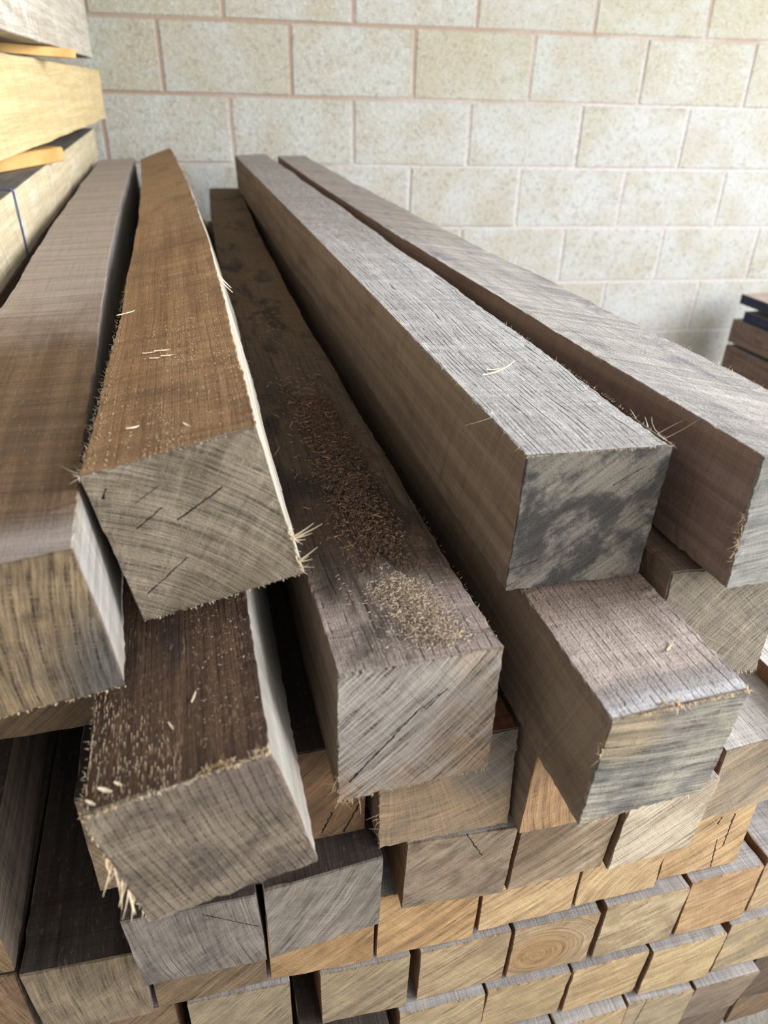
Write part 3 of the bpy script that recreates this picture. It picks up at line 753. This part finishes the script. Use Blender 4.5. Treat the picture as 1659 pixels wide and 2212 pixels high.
STACK = 'sawn oak beams of the stack'
T = {
    'A': 'grey brown oak beam at far left, with pale right side, beside the yellow timbers',
    'B': 'tan topped oak beam tilted on its edge, second from left in the top layer',
    'C': 'dark brown oak beam with sawdust and crumbs scattered along its top',
    'D': 'pinkish grey oak beam jutting out under the black stained beam end',
    'E': 'grey oak beam with a black stained end in the top layer',
    'F': 'dark brown tilted oak beam with splintered end, below the tan topped beam',
    'G': 'rightmost oak beam of the top layer with pale grey top',
    'H': 'oak beam with cross hatched end directly under the rightmost top beam',
    'J': 'oak beam with tan end directly below the sawdust covered beam',
    'K': 'oak beam with straight grained tan end half hidden under the pinkish grey beam',
    'L': 'set back brown oak beam end with two dark streaks left of the sawdust beam',
    'I1': 'oak beam with greyish end at right edge, just right of the pinkish grey beam',
    'I2': 'thin orange edged board with white top at right edge below the cross hatched end',
    'X0': 'set back oak beam with a small end corner showing left of the splintered dark beam',
    'M0': 'grey oak beam end with one slanting crack right below the splintered dark beam',
    'M1': 'grey oak beam end with dark dusty top, right of the cracked grey end',
    'M2': 'grey brown oak beam end below the tan end, brown side gap at its left',
    'M3': 'streaked oak beam end under the pinkish grey beam, left of a narrow dark slit',
    'M4': 'pale oak beam end right of the narrow slit under the pinkish grey beam',
    'N0': 'brown oak beam end showing as a strip under the cracked grey end',
    'N1': 'orange tan oak beam end showing as a strip under the dusty topped grey end',
    'N2': 'orange tan oak beam end below the brown side gap, second row under the tan end',
    'N3': 'straw coloured oak beam end between the orange tan one and the ring marked one',
    'N4': 'oak beam end with curved growth rings at its lower right, left of the cracked end',
    'N5': 'tan oak beam end with two long black cracks at right',
    'N6': 'thin board with whitish top and orange edge at right edge beside the cracked end',
    'O0': 'greyish tan oak beam end at bottom, left of the wide black gap',
    'O1': 'grey tan oak beam end right of the wide black gap in the lower pile',
    'O2': 'streaky tan oak beam end, second right of the wide black gap',
    'O3': 'oak beam end with a brown heart in its middle, lower pile',
    'O4': 'pale oak beam end with dark diagonal streaks, right of the brown hearted end',
    'O5': 'orange brown oak beam end right of the one with dark diagonal streaks',
    'O6': 'light oak beam end at right edge beside the orange brown end',
    'R2': 'oak beam end at the bottom edge under the streaky tan end',
    'R3': 'oak beam end at the bottom below the brown hearted end',
    'R4': 'tan oak beam end at lower right, left of the brightest straw end',
    'R5': 'bright straw coloured oak beam end at lower right with chipped upper left corner',
    'R6': 'oak beam end at the right edge beside the bright straw end, grey to its right',
    'S2': 'oak beam end with a thin upright crack in the lowest row at lower right',
    'S3': 'greyish brown oak beam end in the lowest row, right of the thin cracked one',
    'S4': 'dark brown oak beam end at the right edge, above the bottom right corner',
    'UI': 'dim oak beam end in the bottom right corner, lowest in view',
    'W': 'oak beam with black top and vertically streaked end at lower left',
    'V': 'dark oak beam at the left edge showing its right side, above the lower left corner',
    'Y0': 'brown oak beam end in the bottom left corner below the dark side face',
    'T1': 'set back dark oak beam end just under the grey brown beam at far left',
}
HID = 'oak beam low in the pile with its end hidden behind the beams around it'
SETS = {
    'A': (A_T, LEFT, LITG, LEFT), 'B': (B_T, LEFT, SIL, LEFT), 'C': (C_T, LEFT, LEFT, LEFT), 'D': (D_T, LEFT, LEFT, LEFT),
    'E': (E_T, LEFT, LEFT, LEFT), 'F': (F_T, LEFT, LITG, LEFT), 'G': (G_T, LEFT2, LEFT2, LEFT), 'H': (H_T, LEFT, PSD, LEFT), 'J': (J_T, LEFT, LEFT, LEFT),
}
BEAM = {}
for k in DATA:
    fine = k in 'ABCDEFGHJ'
    base = k if k in ENDS else 'R3' if k in ('SA', 'SB', 'SC', 'UE', 'UF', 'UG') else 'Z'
    if k in SETS:
        ms = SETS[k]
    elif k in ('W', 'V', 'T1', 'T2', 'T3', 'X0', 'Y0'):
        ms = (PTD, PSD, PSD, PSD)  # dark tops; on X0 this paints the gap shade
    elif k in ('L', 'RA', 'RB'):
        ms = (PTD, LEFT, PSD, PSD)  # shade between the beams painted into these tops
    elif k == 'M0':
        ms = (PTD, PSD, LITG, PSD)
    elif k in ('I1', 'I2', 'N6'):
        ms = (PTW, PS, PS, PS)
    elif k == 'K':
        ms = (PT, LEFT, LEFT, LEFT)
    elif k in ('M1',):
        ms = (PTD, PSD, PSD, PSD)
    else:
        ms = (PT, PS, PS, PS)
    b = make_beam(k, ms, ENDS[base], fine, name='thin_board' if k in ('I2', 'N6') else 'wooden_sleeper')
    tag(b, T.get(k, HID), 'board' if k in ('I2', 'N6') else 'timber beam', STACK if k in T else 'hidden oak beams of the stack')
    BEAM[k] = b

# ---------------------------------------------------------------- yellow softwood timbers at the left
def extra(key, **kw):
    d = dict(zip(KEYS, [0.0] * len(KEYS)))
    d.update(L=2.4, w=0.2, h=0.1)
    d.update(kw)
    P[key] = d


SOFT_Y = long_mat('yellow_softwood', (206, 186, 142), (194, 172, 126), (170, 138, 88), saw=0.3, tilt=0.5, grain=0.3, stain=0.3, stain_c=(184, 170, 138), bump=0.5)
SOFT_W = long_mat('weathered_softwood', (190, 182, 168), (172, 162, 146), (140, 128, 112), saw=0.5, tilt=0.6, grain=0.4, stain=0.4, stain_c=(222, 216, 206), bump=0.6)
SOFT_P = long_mat('pale_softwood', (200, 186, 156), (186, 172, 142), (164, 144, 112), saw=0.4, tilt=0.6, grain=0.35, stain=0.35, stain_c=(226, 220, 206), bump=0.5)
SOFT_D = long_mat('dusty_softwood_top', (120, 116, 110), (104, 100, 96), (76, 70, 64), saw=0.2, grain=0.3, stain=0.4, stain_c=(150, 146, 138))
END_S = end_mat('end_softwood', (226, 200, 150), (206, 178, 128), (170, 138, 92), (0.3, -1.2), ring=0.5, ray=0.1)
extra('soft_top', x=-0.290, y=0.40, z=0.150, h=0.20)
extra('soft_mid', x=-0.360, y=0.53, z=-0.036, h=0.1415, yaw=0.031, el=-0.0057)
extra('soft_low', x=-0.330, y=0.53, z=-0.1975, h=0.095)
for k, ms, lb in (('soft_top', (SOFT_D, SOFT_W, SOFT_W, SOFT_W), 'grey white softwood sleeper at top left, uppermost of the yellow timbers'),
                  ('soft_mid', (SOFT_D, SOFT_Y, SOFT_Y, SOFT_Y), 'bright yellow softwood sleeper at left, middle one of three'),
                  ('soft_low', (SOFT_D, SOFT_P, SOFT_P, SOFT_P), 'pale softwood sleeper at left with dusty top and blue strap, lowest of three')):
    tag(make_beam(k, ms, END_S, True, 0.0003, 'softwood_sleeper'), lb, 'timber beam', 'softwood sleepers at the left')
extra('bearer_a', x=-0.285, y=0.5, z=-0.3225, w=0.1, h=0.141)
extra('bearer_b', x=-0.395, y=0.5, z=-0.3225, w=0.1, h=0.141)
for k, lb in (('bearer_a', 'dark oak beam under the softwood sleepers, a brown strip beside the far left beam'), ('bearer_b', HID)):
    tag(make_beam(k, (PT, LEFT, LEFT, LEFT), ENDS['Z'], False, name='wooden_sleeper'), lb, 'timber beam', STACK if k == 'bearer_a' else 'hidden oak beams of the stack')


def stick(name, p0, p1, wd, th, mat, label, cat, group=None, kind=None):
    """A lath from p0 to p1 (bottom centre line), wd wide, th thick, with eased edges."""
    p0, p1 = Vector(p0), Vector(p1)
    d = p1 - p0
    bm = bev_box(wd, d.length, th, min(wd, th) * 0.08, 1)
    for v in bm.verts:
        v.co += Vector((random.uniform(-1, 1), random.uniform(-1, 1), random.uniform(-1, 1))) * 0.0004
    o = link(name, bm_mesh(name, bm), [mat])
    c = (p0 + p1) / 2
    o.location = (c.x, c.y, c.z + th / 2 + FLOOR)
    o.rotation_euler = (math.asin(max(-1, min(1, d.z / d.length))), 0, math.atan2(-d.x, d.y))
    if label:
        tag(o, label, cat, group)
    return o


LATH = plain_mat('lath_wood', (204, 164, 104), (182, 140, 84), 14, 0.7, 0.001)
stick('spacer_lath', (-0.170, 1.83, 0.0315), (-0.42, 1.33, 0.0345), 0.035, 0.0150, LATH, 'tan spacer lath under the grey white top left sleeper', 'lath', 'laths between the softwood sleepers')
stick('spacer_lath', (-0.2175, 1.74, -0.149), (-0.42, 1.20, -0.149), 0.035, 0.0265, LATH, 'orange tan spacer lath under the bright yellow sleeper', 'lath', 'laths between the softwood sleepers')
BLUE = plain_mat('blue_strap', (70, 92, 140), (60, 80, 124), 30, 0.45, 0, 0.5)
V, Fc = [], []
path = [(-0.27, -0.1485), (-0.2335, -0.1478), (-0.2290, -0.1520), (-0.2282, -0.20), (-0.2278, -0.246), (-0.2265, -0.262), (-0.2262, -0.272)]
for x, z in path:
    for dy in (0, 0.007):
        V.append((x, 1.275 + dy, z + FLOOR))
        V.append((x + 0.0009, 1.275 + dy, z + FLOOR + 0.0006))
for i in range(len(path) - 1):
    a, b = i * 4, i * 4 + 4
    Fc += [(a, a + 2, b + 2, b), (a + 1, b + 1, b + 3, a + 3), (a, b, b + 1, a + 1), (a + 2, a + 3, b + 3, b + 2)]
tag(link('packing_strap', mesh('packing_strap', V, Fc), [BLUE]), 'thin blue packing strap hanging on the lowest softwood sleeper at left edge', 'strap')

# ---------------------------------------------------------------- stack at the right, far side
NAVY = long_mat('dark_board', (62, 66, 84), (50, 54, 72), (34, 36, 50), saw=0.2, grain=0.3)
NAVYT = long_mat('dark_board_top', (176, 160, 150), (160, 142, 132), (120, 104, 96), saw=0.3, grain=0.3)
RB = long_mat('stack_side', (140, 120, 108), (124, 104, 92), (96, 76, 64), saw=0.4, grain=0.4, stain=0.3)
for k, kw, ms, lb in (
        ('rs_a', dict(y=0.6, L=2.0, z=-0.747, h=0.040), (NAVYT, NAVY, NAVY, NAVY), 'dark navy board on top of the far right stack'),
        ('rs_b', dict(x=2.415, y=0.58, L=1.985, z=-0.8145, h=0.043), (NAVYT, NAVY, NAVY, NAVY), 'second dark navy board of the far right stack, under the top one'),
        ('rs_1', dict(y=0.6, L=2.01, z=-0.885, h=0.097), (PT, RB, RB, RB), 'brown beam under the navy boards of the far right stack'),
        ('rs_2', dict(y=0.6, L=2.01, z=-1.0, h=0.099), (PT, RB, RB, RB), 'lowest brown beam of the far right stack')):
    d = dict(x=2.405, w=0.2)
    d.update(kw)
    extra(k, **d)
    tag(make_beam(k, ms, ENDS['R4'], False, name='wooden_board' if k in ('rs_a', 'rs_b') else 'wooden_sleeper'), lb, 'board' if k in ('rs_a', 'rs_b') else 'timber beam', 'timbers of the far right stack')
for zz, th in ((-0.793, 0.0265), (-0.951, 0.0175), (-1.1995, 0.149)):
    for yy in (0.8, 2.35):
        stick('spacer_lath', (2.325, yy, zz), (2.49, yy, zz), 0.04, th, LATH, 'spacer lath hidden inside the far right stack', 'lath', 'hidden laths of the far right stack')
for yy, th in ((0.55, 0.0915), (1.5, 0.084), (2.45, 0.0765)):
    stick('ground_bearer', (-0.36, yy, -1.1995), (0.76, yy, -1.1995), 0.09, th, LATH, 'ground bearer hidden under the oak stack', 'bearer', 'hidden ground bearers')

# ---------------------------------------------------------------- torn fibres and splinters (parts of their beams)
def rv(s=1.0):
    return Vector((RNG.normal(0, s), RNG.normal(0, s), RNG.normal(0, s)))


def org(k):
    return surf(P[k], 0, -1, 0)


def fuzz_edge(k, a, b, n, s1, ln=0.0022, out=None, s0=0.0):
    """Short fibres along an arris (a, b fixed) from s0 to s1."""
    it = []
    for _ in range(n):
        s = s0 + (s1 - s0) * RNG.random() ** 1.5
        d = Vector((a * 0.8, -0.5, b * 0.6)) if out is None else Vector(out)
        it.append((surf(P[k], a * 0.995, b * 0.995, s), d + rv(0.6), ln * (0.3 + 1.0 * RNG.random()), 0.00022, rv(0.2)))
    return it


def fuzz_end(k, a0, b0, a1, b1, n, ln=0.002, w=0.0002, d=(0, -0.5, -0.3), spread=0.6, s=0.0):
    """Fibres along a rim of the sawn end between two points of the outline."""
    it = []
    for _ in range(n):
        t = RNG.random()
        it.append((surf(P[k], a0 + (a1 - a0) * t, b0 + (b1 - b0) * t, s), Vector(d) + rv(spread), ln * (0.25 + 0.75 * RNG.random()), w * (0.7 + RNG.random()), rv(0.2)))
    return it


# tan beam: raised fibres in dotted rows, tuft at its right arris, curl at its left corner
it = []
for row in range(64):
    u0 = RNG.uniform(-0.95, 0.95) if row < 34 else RNG.normal(0.28, 0.2)
    drift = RNG.normal(0, 0.1)
    nn = int(RNG.uniform(12, 44))
    smax = RNG.uniform(0.12, 0.42)
    for _ in range(nn):
        s = smax * RNG.random() ** 1.1
        it.append((surf(P['B'], max(-0.97, min(0.97, u0 + drift * s / 0.3 + RNG.normal(0, 0.006))), 1.0, s + 0.003), Vector((RNG.normal(0, 0.22), -1, 0.25)), RNG.uniform(0.0012, 0.0034), RNG.uniform(0.00026, 0.00052), rv(0.1)))
slivers('raised_fibres', BEAM['B'], it, FIB, org('B'))['kind'] = 'stuff'
it = []
for _ in range(26):
    t = RNG.uniform(-0.95, -0.35)
    it.append((surf(P['B'], 0.99, t, 0.001), Vector((0.9, -0.5, 0.2)) + rv(0.5), RNG.uniform(0.002, 0.006), RNG.uniform(0.0004, 0.0010), rv(0.4)))
for L_, dv in ((0.019, (1, -0.15, 0.22)), (0.015, (1, -0.1, 0.40)), (0.013, (1, -0.25, 0.02)), (0.010, (0.8, -0.4, -0.2)), (0.009, (0.8, -0.3, 0.1))):
    it.append((surf(P['B'], 0.97, -0.48, 0.001), Vector(dv), L_, 0.0016, (0.1, -0.1, 0.35)))
for L_, dv in ((0.014, (0.8, -0.3, 0.6)), (0.009, (0.8, -0.4, 0.1)), (0.009, (0.5, -0.5, 0.4))):
    it.append((surf(P['B'], 0.98, -0.82, 0.001), Vector(dv), L_, 0.0014, (0.1, -0.1, 0.3)))
for _ in range(9):
    it.append((surf(P['B'], -0.99, 0.96, RNG.uniform(0, 0.012)), Vector((-1, -0.6, 0.1)) + rv(0.35), RNG.uniform(0.003, 0.010), RNG.uniform(0.0004, 0.0010), rv(0.4)))
it += fuzz_edge('B', -1, 1, 160, 0.55, 0.0032)
it += fuzz_edge('B', 1, 1, 200, 0.6, 0.0026)
it += fuzz_end('B', -1, -1, 1, -1, 70, 0.0022)
it += fuzz_end('B', -1, 1, 1, 1, 40, 0.0015)
for s_ in (0.40, 0.42):
    it.append((surf(P['B'], 1.0, 0.9, s_), Vector((0.35, -0.9, -0.3)), 0.022, 0.0022, (0.15, 0, -0.1)))
slivers('splinters', BEAM['B'], it, FIBW, org('B'))['label'] = 'pale torn splinters along the right edge'

# dark splintered beam: pale slivers lying along the grain of its top, tufts at the cut, hanging shreds at its left corner
it = []
for _ in range(760):
    u0 = -0.96 + 1.05 * (int(RNG.random() ** 1.2 * 30) + RNG.normal(0, 0.16)) / 30
    s = 0.15 * RNG.random()
    it.append((surf(P['F'], max(-0.97, u0), 1.0, s + 0.002), Vector((RNG.normal(0, 0.07), -1, 0.09)), RNG.uniform(0.0015, 0.0055), RNG.uniform(0.00009, 0.0002), rv(0.03)))
slivers('raised_fibres', BEAM['F'], it, FIB, org('F'))['kind'] = 'stuff'
it = []
for _ in range(80):
    u0 = RNG.uniform(0.28, 0.62) if RNG.random() < 0.7 else RNG.uniform(0.78, 0.98)
    it.append((surf(P['F'], u0, 1.0, 0.003), Vector((0.05, -0.6, 0.9)) + rv(0.25), RNG.uniform(0.003, 0.0065), RNG.uniform(0.0003, 0.0007), rv(0.2)))
for _ in range(22):
    b_ = RNG.uniform(-0.5, 0.3)
    it.append((surf(P['F'], -1.0, b_, RNG.uniform(0.0, 0.006)), Vector((-0.25, -0.5, -1)) + rv(0.2), RNG.uniform(0.005, 0.015), RNG.uniform(0.0003, 0.0008), rv(0.25)))
it += fuzz_end('F', -1, 1, 1, 1, 220, 0.0026, 0.00028, (0, -0.6, 0.3))
it += fuzz_end('F', -1, -1, -1, 1, 90, 0.003)
it += fuzz_edge('F', -1, 1, 70, 0.16)
slivers('splinters', BEAM['F'], it, FIB, org('F'))['label'] = 'torn pale splinters at the cut edge'

# fibres of the other beams of the upper layers
it = fuzz_end('D', -0.6, 1, 1, 1, 170, 0.003, 0.00035, (0.1, -0.7, -0.2), 0.35)
for u0 in (-0.26, -0.1, -0.3, -0.14, -0.05):
    it += [(surf(P['D'], u0 + RNG.normal(0, 0.02), 1.0, 0.003), Vector((0, -0.5, 0.9)) + rv(0.4), RNG.uniform(0.003, 0.006), 0.0007, rv(0.5)) for _ in range(4)]
it += [(surf(P['D'], -1.0, RNG.uniform(0.25, 0.55), RNG.uniform(0, 0.004)), Vector((-0.6, -0.6, 0.3)) + rv(0.5), RNG.uniform(0.002, 0.0055), 0.00035, rv(0.5)) for _ in range(12)]
it += fuzz_end('D', -1, -1, 1, -1, 40, 0.002)
slivers('splinters', BEAM['D'], it, FIB, org('D'))
it = fuzz_end('E', -1, 1, 1, 1, 120, 0.0015, 0.0002)
it += fuzz_edge('E', 1, 1, 150, 0.3, 0.0025)
it += fuzz_edge('E', -1, 1, 90, 0.45, 0.003)
for L_, dv, u0, s0 in ((0.040, (-0.25, 1, 0.10), 1.0, 0.003), (0.034, (-0.1, 1, 0.04), 1.0, 0.008), (0.022, (0.9, 0.25, 0.28), 0.99, 0.018), (0.027, (0.95, 0.1, 0.22), 0.97, 0.010),
                       (0.010, (0.3, 0.9, 0.35), 1.0, 0.030), (0.012, (0.2, 1, 0.15), 1.0, 0.045)):
    it.append((surf(P['E'], u0, 1.0, s0), Vector(dv), L_, 0.00035, rv(0.12)))
for L_, dv in ((0.020, (-0.8, -0.2, -0.10)), (0.009, (0.1, 0.3, 0.9)), (0.006, (0.4, 0.1, 0.6))):
    it.append((surf(P['E'], -0.99, 0.99, 0.062), Vector(dv), L_, 0.0004, rv(0.1)))
slivers('splinters', BEAM['E'], it, FIBW, org('E'))
it = fuzz_end('C', -1, -1, 1, -1, 70, 0.0022, 0.00022, (0, -0.3, -0.8), 0.5)
it += [(surf(P['C'], RNG.uniform(-1, -0.7), -1.0, 0.001), Vector((0.3, -0.6, -0.7)) + rv(0.7), RNG.uniform(0.004, 0.011), 0.0003, rv(0.6)) for _ in range(16)]
it += [(surf(P['C'], -1.0, RNG.uniform(-0.85, -0.6), 0.004), Vector((-0.8, -0.4, -0.3)) + rv(0.5), RNG.uniform(0.003, 0.007), 0.0006, rv(0.5)) for _ in range(7)]
it += fuzz_end('C', -1, 1, -1, -1, 60, 0.0012)
it += fuzz_edge('C', 1, 1, 60, 0.5, 0.002)
slivers('splinters', BEAM['C'], it, FIB, org('C'))
it = [(surf(P['G'], -1.0, RNG.uniform(-0.6, 0.15), RNG.uniform(0, 0.004)), Vector((-0.9, -0.4, 0.1)) + rv(0.4), RNG.uniform(0.002, 0.007), 0.00035, rv(0.5)) for _ in range(50)]
it += fuzz_edge('G', -1, 1, 70, 0.5, 0.0018)
it += fuzz_edge('G', 1, 1, 160, 0.9, 0.0035, (0.2, -0.3, 1))
slivers('splinters', BEAM['G'], it, FIB, org('G'))
it = fuzz_end('A', -1, -1, 1, -1, 60, 0.002, 0.0004)
slivers('splinters', BEAM['A'], it, FIB, org('A'))
it = fuzz_end('J', -1, -1, -1, 1, 40, 0.002) + [(surf(P['J'], -1.0, RNG.uniform(-0.8, -0.1), 0.001), Vector((-0.9, -0.3, 0.5)) + rv(0.4), RNG.uniform(0.004, 0.010), 0.0004, rv(0.5)) for _ in range(9)]
slivers('splinters', BEAM['J'], it, FIB, org('J'))
it = fuzz_end('H', 0.4, -1, 1, -1, 50, 0.003)
slivers('splinters', BEAM['H'], it, FIBW, org('H'))

# ---------------------------------------------------------------- loose bits
def chip_mesh(L, w, th, bend):
    V, Fc = [], []
    n = 4
    for i in range(n + 1):
        t = i / n - 0.5
        ww = w / 2 * (1 - 1.1 * abs(t))
        z = bend * (0.25 - t * t) * 4 * -1 + bend
        V += [(-ww, L * t, z), (ww, L * t, z), (ww * 0.8, L * t, z + th), (-ww * 0.8, L * t, z + th)]
    for i in range(n):
        for k in range(4):
            k2 = (k + 1) % 4
            Fc.append((i * 4 + k, i * 4 + 4 + k, i * 4 + 4 + k2, i * 4 + k2))
    Fc += [(0, 1, 2, 3), (n * 4 + 3, n * 4 + 2, n * 4 + 1, n * 4)]
    return mesh('wood_chip', V, Fc)


def chip(k, u, s, L, w, rot, label, cat='chip', group=None, mat=FIBW, name='wood_chip', bend=0.0002, th=0.0008):
    o = link(name, chip_mesh(L, w, th, bend), [mat])
    p = P[k]
    o.location = surf(p, u, 1.0, s) + Vector((0, 0, 0.0001))
    o.rotation_euler = (0, -(p['roll'] + p['tw'] * s / 2.4), rot)
    tag(o, label, cat, group)


G1 = 'loose chips on the tan topped beam'
chip('B', -0.86, 0.346, 0.022, 0.003, -0.85, 'pale wood chip alone near the left edge of the tan topped beam, farthest back', 'chip', G1)
chip('B', -0.32, 0.196, 0.012, 0.002, -1.4, 'pale chip left of centre on the tan topped beam, back left of four', 'chip', G1)
chip('B', -0.12, 0.193, 0.013, 0.002, -1.5, 'pale chip on the tan topped beam, back right of four', 'chip', G1)
chip('B', -0.22, 0.178, 0.010, 0.002, -1.55, 'pale chip on the tan topped beam, front left of four', 'chip', G1)
chip('B', -0.03, 0.176, 0.011, 0.002, -1.5, 'pale chip on the tan topped beam, front right of four', 'chip', G1)
chip('B', 0.22, 0.03, 0.008, 0.002, 0.5, 'pale chip near the front edge of the tan topped beam', 'chip', G1)
chip('B', -0.45, 0.05, 0.008, 0.003, -1.3, 'crumpled pale chip left of centre near the front of the tan topped beam', 'chip', G1)
G2 = 'white chips on the dark splintered beam'
chip('F', -0.76, 0.012, 0.0075, 0.0026, 1.05, 'white chip at front of the dark splintered beam, middle and largest of three', 'chip', G2)
chip('F', -0.90, 0.007, 0.0055, 0.0020, 0.9, 'white chip at the front left corner of the dark splintered beam', 'chip', G2)
chip('F', -0.62, 0.013, 0.0045, 0.0018, 0.95, 'white chip at front of the dark splintered beam, right one of three', 'chip', G2)
chip('F', 0.22, 0.056, 0.008, 0.0014, -0.35, 'pale sliver near the middle of the dark splintered beam', 'chip', G2)
chip('F', -0.05, 0.040, 0.006, 0.0014, 0.4, 'small pale curl left of the pale sliver on the dark splintered beam', 'chip', G2)
chip('E', -0.20, 0.150, 0.040, 0.0018, -1.02, 'straw coloured split twig lying on the grey beam', 'twig', None, FIBW, 'wood_sliver', 0.002)
chip('E', -0.10, 0.156, 0.034, 0.0014, -1.12, 'second thinner straw twig crossing the split one on the grey beam', 'twig', None, FIBW, 'wood_sliver', 0.003)
chip('D', 0.42, 0.044, 0.013, 0.0016, -0.95, 'curled tan shaving on the pinkish grey beam', 'shaving', None, FIB, 'wood_shaving', 0.003)
chip('C', -0.92, 0.30, 0.024, 0.0014, -0.5, 'thin tan splinter on the sawdust covered beam near the tan topped one', 'splinter', None, FIBD, 'wood_sliver', 0.002)


def litter(name, k, pts, size, mat, label, cat, flat=0.4, mat2=None, n1=None):
    """Countless bits lying on a beam top: irregular wedges, joined."""
    V, Fc = [], []
    p = P[k]
    for q_, (u, s, lift) in enumerate(pts):
        if mat2 is not None and q_ >= n1:
            size, flat = (0.0040, 0.0013), 0.35
        L = size[0] * (0.4 + RNG.random() ** 2 * 1.8)
        w = size[1] * (0.5 + RNG.random())
        c = surf(p, u, 1.0, s) + Vector((0, 0, lift + w * 0.3 + L * 0.2 + 0.0009))
        a = RNG.uniform(0, 6.283)
        d = Vector((math.cos(a), math.sin(a), RNG.normal(0, 0.18)))
        e = Vector((-math.sin(a), math.cos(a), RNG.normal(0, 0.2)))
        z = Vector((0, 0, w * flat))
        i = len(V)
        V += [c - d * L / 2 - e * w * 0.3, c - d * L / 2 + e * w * 0.3, c + d * L / 2 + e * w * 0.2, c + d * L / 2 - e * w * 0.25,
              c + z + e * w * RNG.uniform(-.3, .3) - d * L * 0.2, c + z * 0.8 + d * L * 0.25]
        Fc += [(i, i + 1, i + 4), (i + 1, i + 2, i + 5, i + 4), (i + 2, i + 3, i + 5), (i + 3, i, i + 4, i + 5), (i + 3, i + 2, i + 1, i)]
    mi = [1 if (mat2 is not None and i // 5 >= n1) else 0 for i in range(len(Fc))]
    o = link(name, mesh(name, V, Fc, mi), [mat] + ([mat2] if mat2 is not None else []))
    tag(o, label, cat, None, 'stuff')
    return o


SAW = plain_mat('pale_sawdust', (200, 182, 160), (118, 100, 84), 420, 0.8)
CRUMB = plain_mat('dark_crumbs', (104, 82, 66), (72, 56, 46), 300, 0.85)
CHIPS = plain_mat('tan_chips', (164, 132, 98), (120, 92, 66), 300, 0.8)
pts = []
for _ in range(3600):
    t = RNG.random()
    s = 0.010 + 0.075 * t
    c_ = 0.38 - 0.32 * t
    u = c_ + RNG.normal(0, 0.16 + 0.06 * t)
    if abs(u) < 0.93:
        pts.append((u, s + RNG.normal(0, 0.004), 0.0022 * RNG.random() * math.exp(-((u - c_) / 0.22) ** 2)))
for _ in range(700):
    pts.append((RNG.normal(0.05, 0.33), 0.012 + 0.10 * RNG.random(), 0))
edge = lambda u: 0.092 + 0.014 * math.sin(7.3 * u + 1.0) + 0.008 * math.sin(17.0 * u)
pts = [q for q in pts if abs(q[0]) < 0.95 and 0.003 < q[1] < edge(q[0]) - 0.003]
litter('sawdust', 'C', pts, (0.0020, 0.0007), SAW, 'heap of pale sawdust curls near the front end of the dark brown beam', 'sawdust')
pts = []
for _ in range(5200):
    s = 0.075 + 0.36 * RNG.random() ** 1.05
    c_ = 0.10 + 0.05 * math.sin(s * 25)
    u = c_ + RNG.normal(0, 0.24)
    if abs(u) < 0.93 and s > edge(u) + 0.003:
        pts.append((u, s, 0.0016 * RNG.random() * math.exp(-((u - c_) / 0.25) ** 2)))
n_cr = len(pts)
for _ in range(640):
    pts.append((max(-0.93, min(0.93, 0.06 + RNG.normal(0, 0.28))), 0.121 + 0.38 * RNG.random(), 0.0012 * RNG.random()))
for _ in range(240):
    pts.append((max(-0.93, min(0.93, 0.0 + RNG.normal(0, 0.32))), 0.4 + 0.8 * RNG.random(), 0))
litter('bark_crumbs', 'C', pts, (0.0021, 0.0019), CRUMB, 'trail of dark crumbs and tan flakes along the middle of the sawdust covered beam', 'debris', 0.6, CHIPS, n_cr)
pts = [(RNG.uniform(0.22, 0.94), 0.015 + 0.12 * RNG.random(), 0.0010) for _ in range(300)]
litter('fine_dust', 'F', pts, (0.0008, 0.0004), SAW, 'specks of pale dust on the dark splintered beam', 'sawdust')
